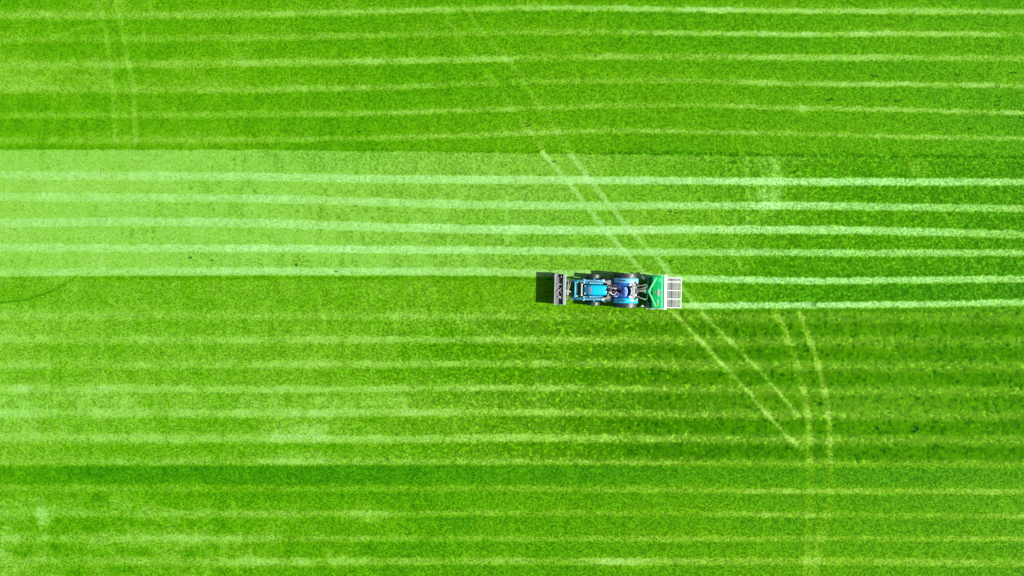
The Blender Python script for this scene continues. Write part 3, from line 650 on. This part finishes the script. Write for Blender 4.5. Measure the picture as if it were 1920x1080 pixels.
# white bar and the slatted grate
bm = BM(); bar(bm, (LX(1247.7, .95), YC - .89, .93), (LX(1247.7, .95), YC + .88, .93), .14, .07); obj('white_crossbar', bm, M['white'], im, .008)
gx0, gx1 = LX(1250.5, .95), LX(1277, .85)
def gz(x): return .925 + (.86 - .925) * (x - gx0) / (gx1 - gx0)
rows_y = [YC + (546.5 - v_) / 36 * (1 - .9 / 36) for v_ in (519.3, 527, 543, 559, 575.2)]
bm = BM()
for yv in rows_y: bar(bm, (gx0 - .02, yv, gz(gx0)), (gx1, yv, gz(gx1)), .036, .035)
bar(bm, (gx1, rows_y[-1] - .02, gz(gx1) - .002), (gx1, rows_y[0] + .02, gz(gx1) - .002), .035, .04)
fr = obj('grate_frame', bm, M['white'], im, .004)
sm_ = {}; rq = random.Random(5); slat_gap = [rq.random() < .16 for _ in range(19)]
for r_ in range(4):
    ya, yb = rows_y[r_ + 1], rows_y[r_]; ln = yb - ya - .038
    for k in range(19):
        if slat_gap[k]: continue
        x = gx0 + (k + .8) * (gx1 - gx0 - .03) / 19.4
        if r_ not in sm_:
            b_ = BM(); box(b_, (0, 0, 0), (.016, ln, .028)); me_ = bpy.data.meshes.new('slat'); b_.to_mesh(me_); b_.free(); me_.materials.append(M['slat']); sm_[r_] = me_
        o = bpy.data.objects.new('slat', sm_[r_]); col.objects.link(o); o.parent = fr; o.location = (x, (ya + yb) / 2, gz(x) - .012)
# body and brush below the grate
bm = BM(); prism(bm, [(x3 + .04, .25), (x3 + .04, .88), (x3 + .07, .88), (gx1 - .35, .60), (gx1 - .06, .56), (gx1 - .06, .25)], YC - .76, YC + .76); obj('collector_body', bm, mat('dull_grey_green_tray', (.07, .085, .065), .6, noise=.45, nscale=22, dirt=(.05, .06, .03), dirt_amt=.7), im, .01)
bm = BM(); lathe_y(bm, [(.001, -.72), (.17, -.72), (.17, .72), (.001, .72)], 20, (LX(1258, .3), YC, .2))
rr = random.Random(3)
for k in range(200):
    a = rr.uniform(0, 6.28); y = YC + rr.uniform(-.7, .7); c = Vector((LX(1258, .3), y, .2)); d = Vector((math.cos(a), 0, math.sin(a))); tube(bm, [c + d * .16, c + d * .195], .008, 4)
obj('brush_roller', bm, M['bristle'], im)
bm = BM(); lathe_y(bm, [(.001, -.74), (.11, -.74), (.115, -.70), (.115, .70), (.11, .74), (.001, .74)], 24, (LX(1230, .2), YC, .115)); obj('ground_roller', bm, M['iron'], im, smooth=False)
for s in (1, -1):
    bm = BM(); tube(bm, [(LX(1272, .2), YC + s * .7 - .06, .14), (LX(1272, .2), YC + s * .7 + .06, .14)], .14, 20); obj('support_wheel', bm, M['rubber'], im, .02)
# front beam, A-frame, headstock, links
FB = LX(1213.5, .5)
bm = BM(); bar(bm, (FB, YC - .73, .46), (FB, YC + .73, .46), .11, .11); box(bm, (FB + .01, YC + .55, .53), (.12, .16, .08)); box(bm, (FB + .0, YC - .55, .52), (.1, .2, .06)); obj('front_beam', bm, M['dgreen'], im, .008)
for y in (-.7, -.25, .25, .7):
    bm = BM(); bar(bm, (FB, YC + y, .42), (x0 + .02, YC + y, .40), .06, .1); obj('frame_strut', bm, M['dgreen'], im, .006)
AP = (LX(1216.5, .95), YC + .03, .93)
for s, py in ((1, 519.5), (-1, 574)):
    e = (LX(1228.5, .72), YC + (546.5 - py) / 36 * (1 - .92 / 36), .93)
    bm = BM(); bar(bm, AP, e, .085, .05); d_ = (Vector(e) - Vector(AP)).normalized(); bar(bm, Vector(AP) + Vector((0, 0, .03)) + d_ * .05, Vector(e) + Vector((0, 0, .03)) - d_ * .05, .02, .012)
    obj('frame_arm', bm, M['lgreen'], im, .006)
    bm = BM(); bar(bm, (e[0], e[1], .45), (e[0], e[1], .82), .05, .05); obj('frame_post', bm, M['dgreen'], im, .004)
bm = BM(); tube(bm, smooth_path([(LX(1208, .6), YC + .36, .55), (LX(1213, .6), YC + .35, .58), (LX(1214, .8), YC + .2, .78), (LX(1215, .9), YC + .02, .90), (LX(1214, .8), YC - .22, .78), (LX(1212, .6), YC - .38, .58), (LX(1206, .6), YC - .39, .55)]), .026, 8); obj('headstock', bm, M['lgreen'], im, smooth=True)
bm = BM(); [bar(bm, (LX(1208, .85), YC + .03 + d, .86), (LX(1216, .9), YC + .03 + d, .9), .014, .1) for d in (-.045, .045)]; tube(bm, [(LX(1209, .85), YC - .07, .86), (LX(1209, .85), YC + .13, .86)], .02); box(bm, (LX(1219.5, .95), YC + .06, .93), (.09, .09, .05)); obj('top_link_bracket', bm, M['lgreen'], im, .005)
bm = BM(); [bar(bm, (FB, YC + .32 * s, .46), (LX(1214, .8), YC + .2 * s, .8), .03, .07) for s in (-1, 1)]; bar(bm, (AP[0] + .1, YC + .03, .5), (AP[0], YC + .03, .9), .05, .05); obj('mast', bm, M['dgreen'], im, .004)
for s in (1, -1):   # side stays with pale ends, jutting forward
    y = YC + s * .76 
    bm = BM(); tube(bm, smooth_path([(LX(1205, .5), y - .01 * s, .48), (LX(1210, .5), y - .02 * s, .5), (LX(1217, .5), y + .01 * s, .52), (LX(1223, .5), y + .06 * s, .6)]), .018, 6); box(bm, (LX(1204.5, .5), y - .01 * s, .48), (.1, .07, .08)); box(bm, (LX(1206, .5), y - .06 * s, .46), (.05, .08, .05)); obj('side_stay', bm, M['galv'], im, .004)
bm = BM()
for px, w_ in ((1214, .1), (1219, .06), (1224, .12), (1231, .07), (1236, .1), (1242, .06)): box(bm, (LX(px, .5), YC - .86 + rr.uniform(-.02, .02), .5 + rr.uniform(-.05, .05)), (w_, .05, .06), Matrix.Rotation(rr.uniform(-.3, .3), 3, 'Z'))
bar(bm, (LX(1212, .5), YC - .85, .47), (LX(1247, .5), YC - .85, .47), .03, .03); tube(bm, [(LX(1219, .5), YC - .84, .3), (LX(1219, .5), YC - .87, .66)], .03)
obj('adjuster_linkage', bm, M['galv'], im, .004)
bm = BM(); tube(bm, smooth_path([(LX(1219, .6), YC + .82, .58), (LX(1228, .8), YC + .83, .8), (LX(1236, .9), YC + .87, .98), (LX(1243, .9), YC + .84, 1.0)]), .013, 6); obj('tension_spring', bm, M['lgreen'], im)
for px, y, z in ((1216.5, -.58, .56), (1216, -.68, .52), (1215, .46, .56)):
    bm = BM(); bmesh.ops.create_uvsphere(bm, u_segments=10, v_segments=6, radius=.035, matrix=Matrix.Translation((LX(px, z), YC + y, z))); obj('grease_cap', bm, M['galv'], im, smooth=True)
# linkage that belongs to the tractor
def TL(px, z): return L(px, z)
bm = BM(); tube(bm, [(.55, .0, .82), (TL(1208.5, .85), .0, .86)], .02, 8); tube(bm, [(.75, .0, .83), (1.0, .0, .85)], .032, 8); obj('top_link', bm, M['pale'], tr)
for s in (1, -1):
    bm = BM(); bar(bm, (.38, .24 * s, .45), (TL(1208, .55), .34 * s - .035, .54), .03, .05); obj('lower_link', bm, M['steel'], tr, .004)
    bm = BM(); tube(bm, [(.42, .28 * s, .95), (.75, .30 * s, .52)], .015, 8); tube(bm, [(.5, .285 * s, .85), (.62, .29 * s, .7)], .026, 8); obj('lift_rod', bm, M['steel'], tr)
for pts in ([(.5, .13, .95), (.65, .11, 1.02), (.85, .17, 1.0), (1.0, .22, .95), (LX(1212, .8) + OX, .25, .8)], [(.5, .08, .95), (.7, .03, 1.03), (.85, .1, 1.0), (.95, .16, .95), (LX(1212, .8) + OX, .18, .8)], [(.5, .2, .9), (.7, .27, .96), (.95, .31, .9), (LX(1212, .8) + OX, .33, .7)], [(.5, -.28, .9), (.65, -.34, .96), (.85, -.4, .88), (LX(1212, .7) + OX, -.4, .7)]):
    bm = BM(); tube(bm, smooth_path(pts), .0125, 6); obj('hydraulic_hose', bm, M['hose'], tr, smooth=True)
bm = BM(); tube(bm, [(.58, 0, .5), (FB + OX, YC, .48)], .04, 10); tube(bm, [(.6, 0, .5), (.72, 0, .5)], .06, 10); obj('drive_shaft', bm, M['black'], tr)

# ---------------------------------------------------------------- pale debris in the bucket
db = BM(); rr = random.Random(8); cx = (BX0 + BX1) / 2 - .02
def floor_z(x): return float(np.interp(x, [BX0 + .02, BX0 + .06, BX0 + .16, BX0 + .28, BX0 + .40, BX1 - .11], [.67, .62, .50, .42, .41, .42]))
root_db = Mx @ Vector((cx, 0, .16))
def dpt(x, y, h): return (x - cx, y, floor_z(x) + h - .16)
for pts, r in (([(cx + .1, .55, .16), (cx + .11, .35, .2), (cx + .12, .15, .22), (cx + .04, .02, .2), (cx - .12, -.12, .2), (cx - .15, -.14, .18)], .016),
               ([(cx - .12, .27, .18), (cx + .02, .26, .2), (cx + .12, .24, .2)], .02), ([(cx - .02, -.05, .16), (cx + .06, -.16, .2), (cx + .1, -.3, .16), (cx + .06, -.42, .2), (cx + .13, -.6, .15)], .018),
               ([(cx - .1, -.4, .16), (cx, -.38, .22), (cx + .08, -.45, .16)], .03), ([(cx - .06, -.32, .16), (cx + .01, -.4, .2), (cx + .03, -.5, .15)], .02), ([(cx + .05, -.66, .1), (cx + .02, -.72, .1)], .035), ([(cx + .06, .68, .2), (cx + .05, .6, .2)], .03)):
    tube(db, smooth_path([dpt(*p) for p in pts], 4), r, 6)
for k in range(70):
    x = cx + rr.uniform(-.16, .14); y = rr.gauss(-.25, .25) if rr.random() < .7 else rr.uniform(.1, .6); y = max(-.7, min(.7, y)); a = rr.uniform(0, 3.14); l = rr.uniform(.03, .1)
    p = Vector(dpt(x, y, rr.uniform(.02, .14))); d = Vector((math.cos(a), math.sin(a), rr.uniform(-.3, .3))) * l; tube(db, [p - d, p + d * .2, p + d], rr.uniform(.004, .012), 4)
debris = obj('debris', db, M['debris']); debris.location = root_db; debris.rotation_euler = (0, 0, TURN)
debris['label'] = 'tangle of pale straw and twisted roots lying in the grey bucket'; debris['category'] = 'debris'

# soil spread thin over the bucket floor
bm = BM(); nxs, nys = 12, 50; g = []
for i in range(nxs):
    for j in range(nys):
        x = BX0 + .06 + (BX1 - BX0 - .18) * i / (nxs - 1); y = -.74 + 1.48 * j / (nys - 1)
        h = .03 + .035 * math.sin(3.1 * y + 1) + .10 * (rr.random()) ** 2; g.append(bm.verts.new((x - cx, y, floor_z(x) - .16 + max(.004, h * math.sin(math.pi * i / (nxs - 1)) + .004))))
for i in range(nxs - 1):
    for j in range(nys - 1): bm.faces.new((g[i * nys + j], g[(i + 1) * nys + j], g[(i + 1) * nys + j + 1], g[i * nys + j + 1]))
so_ = obj('soil', bm, M['soil'], None, smooth=True); so_.location = root_db; so_.rotation_euler = (0, 0, TURN)
so_['kind'] = 'stuff'; so_['label'] = 'loose grey soil spread over the floor of the loader bucket'

# ---------------------------------------------------------------- the driver
def skin_mesh(name, verts, edges, radii, m, parent=None, root=0, sub=2):
    me = bpy.data.meshes.new(name); me.from_pydata([Vector(v) for v in verts], edges, []); o = bpy.data.objects.new(name, me); col.objects.link(o)
    md = o.modifiers.new('skin', 'SKIN'); sv = me.skin_vertices[0].data if me.skin_vertices else None
    if sv is None:
        bpy.context.view_layer.objects.active = o; sv = me.skin_vertices[0].data
    for i, r in enumerate(radii):
        sv[i].radius = r if isinstance(r, tuple) else (r, r); sv[i].use_root = (i == root)
    md.use_smooth_shade = True
    s = o.modifiers.new('sub', 'SUBSURF'); s.levels = sub; s.render_levels = sub
    me.materials.append(m)
    if parent: o.parent = parent
    return o
PX = SX - .04; PY = -.045
person = empty('person', Mx @ Vector((PX, PY, .56)), TURN, 'driver in blue jacket and navy cap sitting on the tractor seat, hand on the wheel', 'person')
def Q(x, y, z): return (x - PX, y - PY, z - .56)
hx = L(1169.5, 1.6)
pel = (PX + .02, PY, .90); ch = (PX + .02, PY, 1.22); nk = (PX - .03, PY + .01, 1.43)
shR = (PX + .02, PY - .19, 1.36); shL = (PX + .02, PY + .19, 1.36)     # right hand side of picture bottom is driver's left
elR = (PX - .18, PY - .20, 1.16); haR = (swc.x + .165, swc.y - .05, 1.14)
elL = (PX - .12, PY + .21, 1.12); haL = (swc.x + .12, swc.y + .13, 1.13)
V = [Q(*pel), Q(PX + .03, PY, 1.05), Q(*ch), Q(PX, PY, 1.34), Q(*nk), Q(hx + .03, PY + .01, 1.50)]
E = [(0, 1), (1, 2), (2, 3), (3, 4), (4, 5)]
RD = [(.14, .12), (.13, .105), (.13, .10), (.06, .05), .05, .05]
def chain(V, E, RD, start, pts, rs):
    p = start
    for q_, r_ in zip(pts, rs): V.append(Q(*q_)); RD.append(r_); E.append((p, len(V) - 1)); p = len(V) - 1
    return p
def arm(V, E, RD, st, sh, el, ha, k=1.0): 
    mid = lambda a, b, t: tuple(a[i] + (b[i] - a[i]) * t for i in range(3))
    return chain(V, E, RD, st, [sh, mid(sh, el, .5), el, mid(el, ha, .45), mid(el, ha, .88)], [.062 * k, .05 * k, .045 * k, .04 * k, .028 * k])
hips = [(PX - .02, PY - .1, .90), (PX - .02, PY + .1, .90)]; knees = [(PX - .45, PY - .23, .97), (PX - .42, PY + .22, .96)]; ank = [(PX - .55, PY - .22, .62), (PX - .52, PY + .22, .62)]; toes = [(PX - .72, PY - .22, .60), (PX - .69, PY + .23, .60)]
mid = lambda a, b, t: tuple(a[i] + (b[i] - a[i]) * t for i in range(3))
aR = arm(V, E, RD, 3, shR, elR, haR, .8); aL = arm(V, E, RD, 3, shL, elL, haL, .8)
for h_, k_, an, to_ in zip(hips, knees, ank, toes): chain(V, E, RD, 0, [h_, mid(h_, k_, .5), k_, mid(k_, an, .4), an, to_], [.085, .075, .06, .055, .038, .035])
# hands: palm, four fingers and a thumb curled round the wheel rim
for st, ha, s in ((aR, haR, -1), (aL, haL, 1)):
    V.append(Q(ha[0] - .0, ha[1], ha[2] + .01)); RD.append((.022, .034)); E.append((st, len(V) - 1)); palm = len(V) - 1
    for k in range(4):
        dy = (-.033 + .022 * k); l = (.9, 1.05, 1.0, .8)[k]
        chain(V, E, RD, palm, [(ha[0] - .04 * l, ha[1] + dy, ha[2] + .025), (ha[0] - .065 * l, ha[1] + dy, ha[2] + .01), (ha[0] - .07 * l, ha[1] + dy, ha[2] - .018)], [.0095, .009, .008])
    chain(V, E, RD, palm, [(ha[0] - .01, ha[1] - .04 * s, ha[2] - .005), (ha[0] - .03, ha[1] - .05 * s, ha[2] - .025)], [.012, .010])
body = skin_mesh('body', V, E, RD, M['skin'], person)
# head with face
bm = BM(); bmesh.ops.create_uvsphere(bm, u_segments=28, v_segments=20, radius=1)
for v_ in bm.verts:
    x, y, z = v_.co
    fx = x * .098; fy = y * .077 * (1 - .18 * max(0, -z)); fz = z * .118
    if x < -.3 and z < 0: fx -= .008 * (-z)
    g_ = lambda cx_, cz_, sx_, a: a * math.exp(-((y - cx_) / sx_) ** 2 - ((z - cz_) / .16) ** 2) if x < 0 else 0
    fx -= g_(0, -.08, .13, .022); fx += g_(.38, .08, .16, .009) + g_(-.38, .08, .16, .009); fx -= g_(0, -.42, .28, .006); fx -= g_(0, -.85, .3, .008)
    v_.co = (fx, fy, fz)
hc = Q(hx, PY + .01, 1.60)
head = obj('head', bm, M['skin'], person, smooth=True); head.location = hc; head.rotation_euler = (0, R(-14), R(4))
for s in (1, -1):
    bm = BM(); bmesh.ops.create_uvsphere(bm, u_segments=10, v_segments=8, radius=1); bmesh.ops.transform(bm, matrix=Matrix.Translation((.01, s * .078, -.005)) @ Matrix.Diagonal((.02, .011, .032, 1)), verts=bm.verts); obj('ear', bm, M['skin'], head, smooth=True)
    bm = BM(); bmesh.ops.create_uvsphere(bm, u_segments=10, v_segments=8, radius=.011, matrix=Matrix.Translation((-.083, s * .030, .010))); obj('eye', bm, M['hair'], head, smooth=True)
bm = BM(); bmesh.ops.create_uvsphere(bm, u_segments=10, v_segments=6, radius=1); bmesh.ops.transform(bm, matrix=Matrix.Translation((-.093, 0, -.052)) @ Matrix.Diagonal((.009, .024, .006, 1)), verts=bm.verts); obj('mouth', bm, mat('lips', (.3, .12, .1), .5), head, smooth=True)
def dome(rx, ry, rz, zc, zmin, back=None):
    bm = BM(); bmesh.ops.create_uvsphere(bm, u_segments=24, v_segments=16, radius=1)
    bmesh.ops.bisect_plane(bm, geom=bm.verts[:] + bm.edges[:] + bm.faces[:], plane_co=(0, 0, zmin), plane_no=(-.25 if back else 0, 0, -1), clear_outer=True)
    bmesh.ops.transform(bm, matrix=Matrix.Translation((.004, 0, zc)) @ Matrix.Diagonal((rx, ry, rz, 1)), verts=bm.verts); return bm
obj('hair', dome(.103, .082, .12, 0, -.25, True), M['hair'], head, smooth=True)
cp = obj('cap', dome(.112, .092, .10, .035, -.05), M['cap'], head, smooth=True)
bm = BM(); A = []
for k in range(13):
    a = math.pi / 2 + math.pi * k / 12; A.append((math.cos(a), math.sin(a)))
top = [bm.verts.new((-.045 + .125 * c * 1.0, .075 * s_, .042 - .02 * abs(c))) for c, s_ in A]; bot = [bm.verts.new((v_.co.x, v_.co.y, v_.co.z - .006)) for v_ in top]
bm.faces.new(top); bm.faces.new(bot[::-1]); [bm.faces.new((top[k], top[(k + 1) % 13], bot[(k + 1) % 13], bot[k])) for k in range(13)]; obj('cap_brim', bm, M['cap'], cp)
# jacket and trousers follow the body
V, E, RD = [Q(PX + .02, PY, .93), Q(PX + .03, PY, 1.06), Q(*ch), Q(PX + .01, PY, 1.34), Q(nk[0] + .02, nk[1], 1.455)], [(0, 1), (1, 2), (2, 3), (3, 4)], [(.17, .145), (.165, .135), (.165, .13), (.10, .09), .075]
for sh_, el_, ha_, s_ in ((shR, elR, haR, -1), (shL, elL, haL, 1)):
    chain(V, E, RD, 3, [(PX + .015, PY + .10 * s_, 1.355), (sh_[0], PY + .185 * s_, 1.345), mid(sh_, el_, .5), el_, mid(el_, ha_, .45), mid(el_, ha_, .86)], [.078, .08, .068, .058, .05, .04])
skin_mesh('jacket', V, E, RD, M['jacket'], person)
bm = BM(); ring(bm, Q(PX - .01, PY + .005, 1.425), .072, .026, Matrix.Rotation(R(-14), 3, 'Y')); obj('jacket_collar', bm, M['jacket'], person, smooth=True)
V, E, RD = [Q(PX + .02, PY, .90)], [], [(.15, .13)]
for h_, k_, an in zip(hips, knees, ank): chain(V, E, RD, 0, [h_, mid(h_, k_, .5), k_, mid(k_, an, .4), mid(k_, an, .9)], [.105, .09, .075, .068, .06])
skin_mesh('trousers', V, E, RD, M['trousers'], person)
for an, to_ in zip(ank, toes):
    V, E, RD = [Q(an[0] + .03, an[1], an[2] + .0)], [], [.05]; chain(V, E, RD, 0, [mid(an, to_, .5), mid(an, to_, 1.15)], [.05, .045]); skin_mesh('boot', V, E, RD, M['boot'], person)

# ---------------------------------------------------------------- scattered dark weeds
wb = BM(); rr = random.Random(77)
def weed(px, py, size, n=9):
    cx_, cy_ = (px - 960) / 36, (540 - py) / 36
    for k in range(n):
        a = rr.uniform(0, 6.283); l = size * rr.uniform(.5, 1.1); wv = size * .16; d = Vector((math.cos(a), math.sin(a), 0)); s_ = Vector((-d.y, d.x, 0)) * wv
        o = Vector((cx_ + rr.uniform(-.3, .3) * size, cy_ + rr.uniform(-.3, .3) * size, .02)); h = rr.uniform(.05, .11)
        v0, v1, v2, v3 = (wb.verts.new(o), wb.verts.new(o + d * l * .5 + s_ + Vector((0, 0, h))), wb.verts.new(o + d * l + Vector((0, 0, h * .6))), wb.verts.new(o + d * l * .5 - s_ + Vector((0, 0, h)))); wb.faces.new((v0, v1, v2, v3))
for px, py, s_ in ((1560, 187, .1), (1553, 188, .07), (1642, 144, .09), (1637, 142, .06), (1683, 190, .1), (1663, 189, .06), (1796, 141, .08), (1803, 138, .05), (1820, 243, .11), (1756, 243, .05), (1871, 162, .1), (1872, 190, .07), (1870, 198, .08), (1872, 208, .07), (1874, 182, .07), (994, 236, .09), (989, 232, .06), (674, 247, .07), (1042, 304, .09), (1377, 304, .1), (1490, 323, .1), (1258, 397, .08), (1270, 399, .07), (1259, 490, .1), (360, 482, .1), (400, 489, .08), (558, 498, .09), (633, 509, .07), (667, 387, .08), (700, 408, .06), (729, 861, .08), (704, 10, .06), (1478, 16, .05), (1503, 5, .05), (1715, 23, .07), (1574, 92, .05), (1661, 397, .09), (1586, 285, .08), (1545, 140, .04), (1900, 137, .08), (1918, 222, .07), (1382, 569, .06), (1527, 571, .12), (1530, 568, .08), (1717, 804, .2), (1712, 809, .16), (1644, 803, .15), (1190, 904, .06), (1717, 951, .08), (1706, 953, .05), (480, 491, .04), (170, 512, .04), (242, 510, .05), (865, 477, .04), (30, 430, .05), (203, 411, .05), (1375, 190, .05), (1405, 230, .05), (1560, 340, .04), (1720, 143, .03)):
    weed(px, py, s_)
for k in range(160): weed(rr.uniform(-60, 1980), rr.uniform(-60, 1140), rr.uniform(.025, .05), 5)
wo = obj('weeds', wb, mat('dark_weed_leaf', (.006, .06, .006), .8, spec=.03)); wo['kind'] = 'stuff'; wo['label'] = 'small dark green weeds scattered through the turf'
